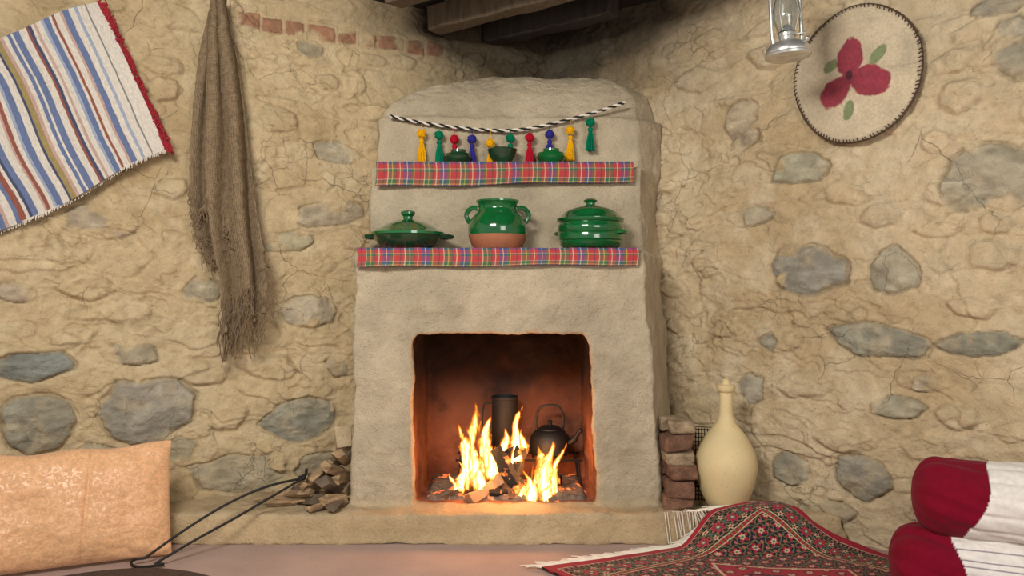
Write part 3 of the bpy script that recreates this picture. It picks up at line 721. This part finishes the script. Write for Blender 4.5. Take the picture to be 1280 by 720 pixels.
# ------------------------------------------------------------ pillow
pm = smat('peach_damask', (230,178,132), .5, .05, 40, .3, 300, .001, sheen=.2, spec=.4)
nt = pm.node_tree; N = nt.nodes; L = nt.links; B = N['Principled BSDF']
tc = N.new('ShaderNodeTexCoord')
nd1 = N.new('ShaderNodeTexNoise'); nd1.inputs['Scale'].default_value = 40; nd1.inputs['Detail'].default_value = 0; nd1.inputs['Distortion'].default_value = 3; L.new(tc.outputs['Object'], nd1.inputs['Vector'])
pat = mrange(nd1.outputs['Fac'], .48, .53)
wl = N.new('ShaderNodeTexWave'); wl.inputs['Scale'].default_value = 70; wl.bands_direction = 'Z'; L.new(tc.outputs['Object'], wl.inputs['Vector'])
L.new(mrange(pat, 0, 1, .34, .68), B.inputs['Roughness'])
sc0 = B.inputs['Base Color'].links[0].from_socket; s3 = N.new('ShaderNodeVectorMath'); s3.operation = 'SCALE'; L.new(sc0, s3.inputs[0])
L.new(mth('MULTIPLY', mrange(pat, 0, 1, 1.05, .89), mrange(wl.outputs['Fac'], 0, 1, .94, 1.05)), s3.inputs['Scale']); L.new(s3.outputs[0], B.inputs['Base Color'])
n = 200; m2 = 140; Wd = .76; Hd = .400
us = np.linspace(-1, 1, n)[:, None]+np.zeros((1, m2)); vs_ = np.linspace(-1, 1, m2)[None, :]+np.zeros((n, 1))
th_ = .070*np.clip(1-np.abs(us)**3.2, 0, 1)**.6*np.clip(1-np.abs(vs_)**3, 0, 1)**.6
xs = us*Wd/2*(1-.02*(1-np.abs(vs_)**2)); zs = Hd/2+vs_*Hd/2*(1-.035*(1-us**2))+.005*np.sin(us*9)*(vs_ > 0)*vs_
wr = .024*(fbm(us*3+9, vs_*2.5+5, 4, 14)-.5)+.010*np.sin(us*7+vs_*1.5)*np.exp(-((us+.2)/.35)**2)-.008*np.exp(-((us-.30-.04*vs_)/.02)**2)
wr += .008*np.sin((us*1.2+vs_)*14)*sst(.30, .95, np.abs(us*vs_))+.008*(np.abs(fbm(us*5+2, vs_*3, 3, 24)-.5)*2)**.5*.6
Pf_ = np.stack([xs, -th_-wr*np.clip(th_/.03, 0, 1), zs], -1); Pk = np.stack([xs, th_*.5, zs], -1)
sheet = np.concatenate([Pf_, Pk[:, ::-1]], 1)
pil = grid_mesh('peach_cushion', sheet, None, pm)
pil.location = (-1.560, 2.585, .008); pil.rotation_euler = (math.radians(-15), 0, math.atan2(.468, .8836)-.05)
drk = smat('dark_wool_rug', (74,56,46), .95, .3, 60, .6, 120, .004)
o = MB(); o.lathe([(0,0),(.50,0),(.505,.004),(.50,.009),(.2,.010),(0,.010)], 80, 0, T(-1.24, 2.10, .002), wob=lambda a, z: .01*math.sin(5*a)); o.build('round_dark_rug', [drk])

# ------------------------------------------------------------ persian rug
A0 = np.array([.10, 2.60]); B0 = np.array([.965, 2.945]); C0 = np.array([1.62, 2.50]); D0 = np.array([1.05, 1.55])
n, m2 = 700, 700
S = np.linspace(0, 1, n)[:, None]; Tt = np.linspace(0, 1, m2)[None, :]
PX = (A0[0]*(1-S)+B0[0]*S)*(1-Tt)+(D0[0]*(1-S)+C0[0]*S)*Tt
PY = (A0[1]*(1-S)+B0[1]*S)*(1-Tt)+(D0[1]*(1-S)+C0[1]*S)*Tt
def rugz(x, y):
    return .008+.124*sst(2.68, 2.855, y)*sst(.60, .76, x)*(1-.6*sst(1.0, 1.2, x)*sst(2.885, 2.84, y))+.018*np.exp(-((x-.99)/.05)**2-((y-2.87)/.07)**2)+.008*sst(2.5, 2.8, y)*sst(.5, .9, x)*(np.sin(x*22+y*9)+1)*.5+.006*(fbm(x*6, y*6, 2, 6))
PZ = rugz(PX, PY)
a = S*1.06+0*Tt; t = Tt*1.3+0*S
a = a+.004*(fbm(S*60, Tt*60, 2, 71)-.5); t = t+.004*(fbm(S*60, Tt*60, 2, 73)-.5)
e = np.minimum(np.minimum(a, 1.06-a), np.minimum(t, 1.3-t))
along = np.where(np.minimum(a, 1.06-a) < np.minimum(t, 1.3-t), t, a)
RED = lin(150,22,44); NAV = lin(26,26,38); CRM = lin(190,166,134); TEAL = lin(64,96,92); PNK = lin(168,92,84); OLV = lin(104,94,58)
col = np.zeros((n, m2, 3))
def put(mask, c): col[mask] = c
put(e >= 0, RED)
put((e > .034) & (e < .038), CRM)
zz = (e > .038) & (e < .056); put(zz, NAV); put(zz & (np.mod(along, .022) < .010) & (np.abs(e-.047) < .005), PNK)
put((e > .056) & (e < .060), OLV)
mb = (e >= .060) & (e < .142); put(mb, NAV)
per = .076
dx = np.mod(along, per)-per/2; dy = e-.101; rr2 = np.hypot(dx, dy); an = np.arctan2(dy, dx)
put(mb & (np.abs(rr2-.034-.005*np.cos(6*an)) < .0030), OLV)
put(mb & (rr2 < .024+.006*np.cos(8*an)), PNK); put(mb & (rr2 < .020+.006*np.cos(8*an)), RED); put(mb & (rr2 < .010), TEAL); put(mb & (rr2 < .005), CRM)
dx2 = np.mod(along+per/2, per)-per/2; r3 = np.hypot(dx2, np.abs(dy)-.026); a3 = np.arctan2(dx2, np.abs(dy)-.026); put(mb & (r3 < .010+.003*np.cos(5*a3)), CRM); put(mb & (r3 < .005), RED)
put(mb & (np.hypot(dx2, dy) < .007), TEAL)
put((e >= .142) & (e < .146), CRM); zz = (e >= .146) & (e < .162); put(zz, RED); put(zz & (np.mod(along, .018) < .008), OLV); put((e >= .162) & (e < .166), CRM)
fd = e >= .166; put(fd, NAV)
fx = np.abs(a-.53); fy = np.abs(t-.65); g_ = .066
gx = np.mod(fx, g_)-g_/2; gy = np.mod(fy+g_/2*np.floor(fx/g_), g_)-g_/2; r4 = np.hypot(gx, gy); a4 = np.arctan2(gy, gx)
put(fd & (np.abs(r4-.029+.004*np.sin(5*a4)) < .0026), OLV)
put(fd & (r4 < .019+.006*np.cos(5*a4)), RED); put(fd & (r4 < .011+.003*np.cos(6*a4)), CRM); put(fd & (r4 < .005), TEAL)
put(fd & (np.hypot(np.abs(gx)-g_/2, np.abs(gy)-g_/2) < .009), PNK)
med = fx/.30+fy/.42; inn = fd & (med < 1); put(inn & (r4 > .022), RED); put(fd & (med < .97) & (med > .93), CRM); put(fd & (med < .6) & (med > .55), NAV)
col *= (.80+.4*vnoise(S*n*.6, Tt*m2*.6, 2))[..., None]
rug_m = smat('persian_wool', attr=True, rough=.95, na=.16, ns=180, bump=.5, bs=240, bd=.002, sheen=.05)
rug = grid_mesh('persian_rug', np.stack([PX, PY, PZ], -1), col, rug_m, solid=.007)
o = MB()
for i in range(330):
    s = i/329; p = A0*(1-s)+B0*s; z0 = float(rugz(p[0], p[1]))
    L_ = random.uniform(.05, .085); dx, dy = -.80+random.uniform(-.25, .25), .35+random.uniform(-.3, .3)
    pts = []
    for k in range(6):
        q = k/5; x = p[0]+dx*L_*q; y = p[1]+dy*L_*q
        gz = .124 if y > 2.86 else .006
        z = max(z0*(1-q)+gz*q, gz)+.004*math.sin(q*3.1)
        pts.append((x, y, z))
    o.tube(pts, .0016, 5)
x = o.build('rug_fringe', [wht]); x.parent = rug

# ------------------------------------------------------------ bolsters
def bolster(name, P0, dr, Ls, R, split, stripe, slant, sd_):
    n, m2 = 200, 220; ax = Vector(dr).normalized(); sd = ax.cross(Vector((0, 0, 1))).normalized(); up = sd.cross(ax)
    P = np.zeros((n, m2, 3)); col = np.zeros((n, m2, 3))
    CR = lin(118,8,35); WH = lin(226,220,214)
    th = np.linspace(0, 2*math.pi, m2)
    for i in range(n):
        q = i/(n-1)*Ls
        ends = min(q, Ls-q); cap = R*.80
        rad = R*(1-(1-min(ends/cap, 1))**2.8)**.5 if ends < cap else R
        rad = max(rad, .002)
        cx_, cy__ = np.cos(th), np.sin(th)
        fold = .055*np.sin(th*9+3*math.sin(q*9)+sd_)*math.exp(-ends/.10)+.15*(fbm(cx_*2.2+5+sd_, cy__*2.2+q*7+5, 4, 9)-.5)
        fold = fold-.06*np.abs(np.sin(th*3.5+q*11+sd_))**8
        sp = split+slant*np.sin(th)+.010*np.sin(th*3+1)
        red = q < sp
        r_ = rad*(1+np.where(red, fold, fold*.55+.022-.05*np.abs(np.sin(th*7+sd_+2*q))**10*np.exp(-(q-sp)/.15)))
        X = np.cos(th)*r_*1.10; Y = np.sin(th)*r_*.92
        for k in range(3):
            P[i, :, k] = P0[k]+ax[k]*q+sd[k]*X+up[k]*Y
        cc = np.where(red[:, None], CR, WH)
        if stripe: 
            ln = (np.mod(th*R, .017) < .0020) & (~red); cc[ln] = lin(120,110,125)
        col[i] = cc
    P[:, -1] = P[:, 0]
    m = smat('bolster_fabric', attr=True, rough=.9, na=.09, ns=60, bump=.4, bs=90, bd=.003, sheen=.05, spec=.12)
    return grid_mesh(name, P, col, m)
bolster('wrapped_bolster', (1.155, 2.36, .130), (1, -.46, .0), .72, .128, .19, True, -.02, 0)
bolster('wrapped_bolster', (1.215, 2.34, .335), (1, -.46, .0), .72, .124, .17, False, .035, 2)

# ------------------------------------------------------------ inside the firebox
ash = smat('ash_bed', (110,96,86), .95, .4, 40, .9, 80, .006)
nt = ash.node_tree; N = nt.nodes; L = nt.links; B = N['Principled BSDF']
tc = N.new('ShaderNodeTexCoord'); nn = N.new('ShaderNodeTexNoise'); nn.inputs['Scale'].default_value = 22; L.new(tc.outputs['Object'], nn.inputs['Vector'])
mr = N.new('ShaderNodeMapRange'); mr.inputs['From Min'].default_value = .60; mr.inputs['From Max'].default_value = .72; mr.inputs['To Max'].default_value = 2.5; L.new(nn.outputs['Fac'], mr.inputs['Value'])
B.inputs['Emission Color'].default_value = (1, .16, .02, 1); L.new(mr.outputs[0], B.inputs['Emission Strength'])
n = 110; X = np.linspace(-.37, .32, n)[:, None]+np.zeros((1, n)); Y = np.linspace(3.04, 3.43, n)[None, :]+np.zeros((n, 1))
ed = sst(-.37, -.33, X)*sst(.32, .28, X)*sst(3.04, 3.08, Y)
Zq = .100+ed*(.014+.028*np.exp(-((X-.02)/.16)**2-((Y-3.2)/.10)**2)+.024*fbm(X*30, Y*30, 4, 5))
grid_mesh('ash_bed', np.stack([X, Y, Zq], -1), None, ash)
o = MB()
for i in range(9): o.tube([(-.22+i*.062, 3.27, .232), (-.22+i*.062, 3.42, .232)], .004, 6)
for y in (3.27, 3.42): o.tube([(-.24, y, .226), (.30, y, .226)], .005, 6)
for x in (-.22, .28):
    for y in (3.27, 3.42): o.tube([(x, y, .226), (x*1.05, y, .113)], .005, 6)
o.build('fire_grate', [iron])
o = MB(); M = T(.165, 3.345, .238) @ Matrix.Scale(1.14, 4)
o.lathe([(0,0),(.066,0),(.075,.006),(.078,.035),(.074,.065),(.058,.088),(.045,.094),(.044,.098),(.030,.106),(.008,.110),(.007,.118),(.011,.123),(.006,.130),(0,.130)], 36, 0, M)
o.tube(sm([M @ Vector(p) for p in ((.06,-.02,.04),(.09,-.03,.06),(.105,-.035,.085),(.118,-.04,.10))], 5), [.014]*8+[.009]*8, 10, 0)
o.tube(sm([M @ Vector(p) for p in ((-.05,0,.085),(-.052,0,.14),(-.035,0,.178),(.0,0,.185),(.035,0,.178),(.052,0,.14),(.05,0,.085))], 5), .005, 8, 0)
o.build('blackened_kettle', [smat('soot_black', (18,16,16), .6, .3, 30, .4, 60, .002)])
o = MB(); M = T(-.032, 3.365, .238)
o.lathe([(0,0),(.054,0),(.056,.004),(.056,.235),(.060,.238),(.060,.248),(.054,.248),(.052,.015),(0,.012)], 32, 0, M)
o.tube(sm([M @ Vector(p) for p in ((-.054,-.01,.22),(-.09,-.02,.21),(-.095,-.02,.12),(-.056,-.01,.09))], 5), .004, 8, 0)
o.build('tall_iron_pot', [smat('sooty_tin', (22,19,18), .7, .3, 30, .3)])
bark = smat('log_bark', (92,66,48), .9, .4, 16, .8, 50, .006, stretch=(1, 1, 3)); cut = smat('log_split_face', (176,140,104), .85, .2, 16, .5, 60, .003)
charm = smat('log_char', (26,23,22), .95, .5, 30, 1, 50, .006)
nt = charm.node_tree; N = nt.nodes; L = nt.links; B = N['Principled BSDF']
tc = N.new('ShaderNodeTexCoord'); nn = N.new('ShaderNodeTexNoise'); nn.inputs['Scale'].default_value = 26; L.new(tc.outputs['Object'], nn.inputs['Vector'])
mr = N.new('ShaderNodeMapRange'); mr.inputs['From Min'].default_value = .58; mr.inputs['From Max'].default_value = .72; mr.inputs['To Max'].default_value = 4; L.new(nn.outputs['Fac'], mr.inputs['Value'])
B.inputs['Emission Color'].default_value = (1, .2, .03, 1); L.new(mr.outputs[0], B.inputs['Emission Strength'])
o = MB()
def log(p0, p1, r, mi, seg=6):
    p0 = Vector(p0); p1 = Vector(p1); k = 7
    pts = [p0.lerp(p1, i/k)+Vector([random.uniform(-.004, .004) for _ in range(3)]) for i in range(k+1)]
    o.tube(pts, [r*random.uniform(.88, 1.1) for _ in pts], seg, mi, rn=.12)
P_ = lambda px, py, d: tuple(W(px, py, d))
log(P_(588,628,3.05), P_(628,598,3.16), .032, 1, 5)
log(P_(556,626,3.08), P_(612,600,3.2), .022, 0)
log(P_(640,628,3.07), P_(628,590,3.18), .024, 0)
log(P_(668,626,3.10), P_(630,585,3.20), .030, 2)
log(P_(690,616,3.14), P_(622,600,3.24), .030, 2)
log(P_(575,605,3.22), P_(650,560,3.18), .024, 2)
log(P_(650,615,3.12), P_(618,560,3.16), .034, 2, 7)
log(P_(600,610,3.26), P_(700,600,3.2), .026, 2)
log(P_(640,600,3.15), P_(655,556,3.22), .026, 2)
log(P_(610,616,3.08), P_(650,616,3.10), .016, 2)
o.build('burning_logs', [bark, cut, charm], sharp=30)
fl = bpy.data.materials.new('flame'); fl.use_nodes = True; nt = fl.node_tree; N = nt.nodes; L = nt.links
N.remove(N['Principled BSDF']); out = N['Material Output']
at = N.new('ShaderNodeAttribute'); at.attribute_name = 'Col'; sp = N.new('ShaderNodeSeparateColor'); L.new(at.outputs['Color'], sp.inputs[0])
tc = N.new('ShaderNodeTexCoord'); mp = N.new('ShaderNodeMapping'); mp.inputs['Scale'].default_value = (1, 1, .4); L.new(tc.outputs['Object'], mp.inputs[0])
nn = N.new('ShaderNodeTexNoise'); nn.inputs['Scale'].default_value = 26; nn.inputs['Detail'].default_value = 3; nn.inputs['Distortion'].default_value = 1.4; L.new(mp.outputs[0], nn.inputs['Vector'])
nmul = mth('MULTIPLY', mth('SUBTRACT', nn.outputs['Fac'], .5), 1.4)
core = mth('ADD', mth('SUBTRACT', sp.outputs[0], mth('MULTIPLY', sp.outputs[1], .12)), nmul)
alpha = mrange(core, .12, .46)
rampn = N.new('ShaderNodeValToRGB'); cr_ = rampn.color_ramp
cr_.elements[0].position = .1; cr_.elements[0].color = (1, .09, .005, 1); cr_.elements[1].position = .85; cr_.elements[1].color = (1, .78, .34, 1)
e_ = cr_.elements.new(.42); e_.color = (1, .34, .04, 1)
L.new(core, rampn.inputs[0]); em = N.new('ShaderNodeEmission'); L.new(rampn.outputs[0], em.inputs[0])
L.new(mrange(core, .2, .85, 1.1, 4.5), em.inputs[1])
tr = N.new('ShaderNodeBsdfTransparent'); ms = N.new('ShaderNodeMixShader'); L.new(alpha, ms.inputs[0]); L.new(tr.outputs[0], ms.inputs[1]); L.new(em.outputs[0], ms.inputs[2]); L.new(ms.outputs[0], out.inputs[0])
froot = link(bpy.data.objects.new('fire_flames', None))
def flame(px, pyb, pyt, d, w, lean, seed):
    p0 = W(px, pyb, d); h = W(px, pyt, d).z-p0.z
    for k in range(2):
        ang = (seed*.7) % 1.0-.5+k*1.5
        n, m2 = 60, 17
        tt = np.linspace(0, 1, n)[:, None]; uu = np.linspace(-1, 1, m2)[None, :]
        wd = w*(np.sin(np.clip(tt, 0, 1)**.55*math.pi)**.9*.8+.12*(1-tt))*(1+.3*np.sin(tt*9+seed))
        cx = lean*tt**1.4+.016*np.sin(tt*8+seed*2)*tt; cy = .012*np.sin(tt*6+seed+k)*tt
        P = np.zeros((n, m2, 3))
        P[..., 0] = p0.x+cx+uu*wd*math.cos(ang); P[..., 1] = d+cy+uu*wd*math.sin(ang)+.01*uu**2; P[..., 2] = p0.z+tt*h
        col = np.zeros((n, m2, 3)); col[..., 0] = (1-np.abs(uu))*(1-tt**4)*np.clip(tt*6, 0, 1); col[..., 1] = tt+0*uu
        g = grid_mesh('tongue', P, col, fl); g.parent = froot
for i, a_ in enumerate([(594,618,494,3.14,.064,-.012),(584,614,520,3.12,.048,-.028),(606,604,510,3.18,.050,.015),(578,620,570,3.08,.032,-.01),(640,590,500,3.17,.048,.045),
    (628,595,530,3.2,.050,.01),(650,580,530,3.2,.038,.02),(678,632,542,3.08,.064,.04),(664,634,580,3.06,.045,-.02),(688,628,550,3.10,.046,.055),(672,615,552,3.16,.048,.02),(600,622,570,3.08,.036,.01),(684,634,592,3.06,.042,.01),(615,604,540,3.12,.042,-.02),(655,634,600,3.07,.035,-.02),(570,622,590,3.12,.025,-.02)]):
    flame(*a_, seed=i*1.37+.5)

# ------------------------------------------------------------ lights
def area(name, loc, tgt, sx_, sy_, en, col):
    l = bpy.data.lights.new(name, 'AREA'); l.shape = 'RECTANGLE'; l.size = sx_; l.size_y = sy_; l.energy = en; l.color = col
    o = link(bpy.data.objects.new(name, l)); o.location = loc
    o.rotation_euler = (Vector(tgt)-Vector(loc)).to_track_quat('-Z', 'Y').to_euler(); return o
area('ceiling_light', (-.8, .6, 2.2), (0.1, 3.2, .9), .8, .5, 94, (1, .95, .87))
area('fill_light', (1.4, -.6, 1.6), (0, 3.2, .9), 1.2, 1.2, 30, (1, .96, .91))  # unseen area light behind the camera, brightens the room from the right
for i, (x, y, z, e) in enumerate(((-.12, 3.12, .32, 7.5), (.10, 3.12, .26, 5.5))):
    l = bpy.data.lights.new('fire_glow', 'POINT'); l.energy = e; l.color = (1, .40, .13); l.shadow_soft_size = .05
    q = link(bpy.data.objects.new('fire_glow', l)); q.location = (x, y, z)
w = bpy.data.worlds.new('world'); scene.world = w; w.use_nodes = True
w.node_tree.nodes['Background'].inputs[0].default_value = (1, .95, .89, 1); w.node_tree.nodes['Background'].inputs[1].default_value = .46
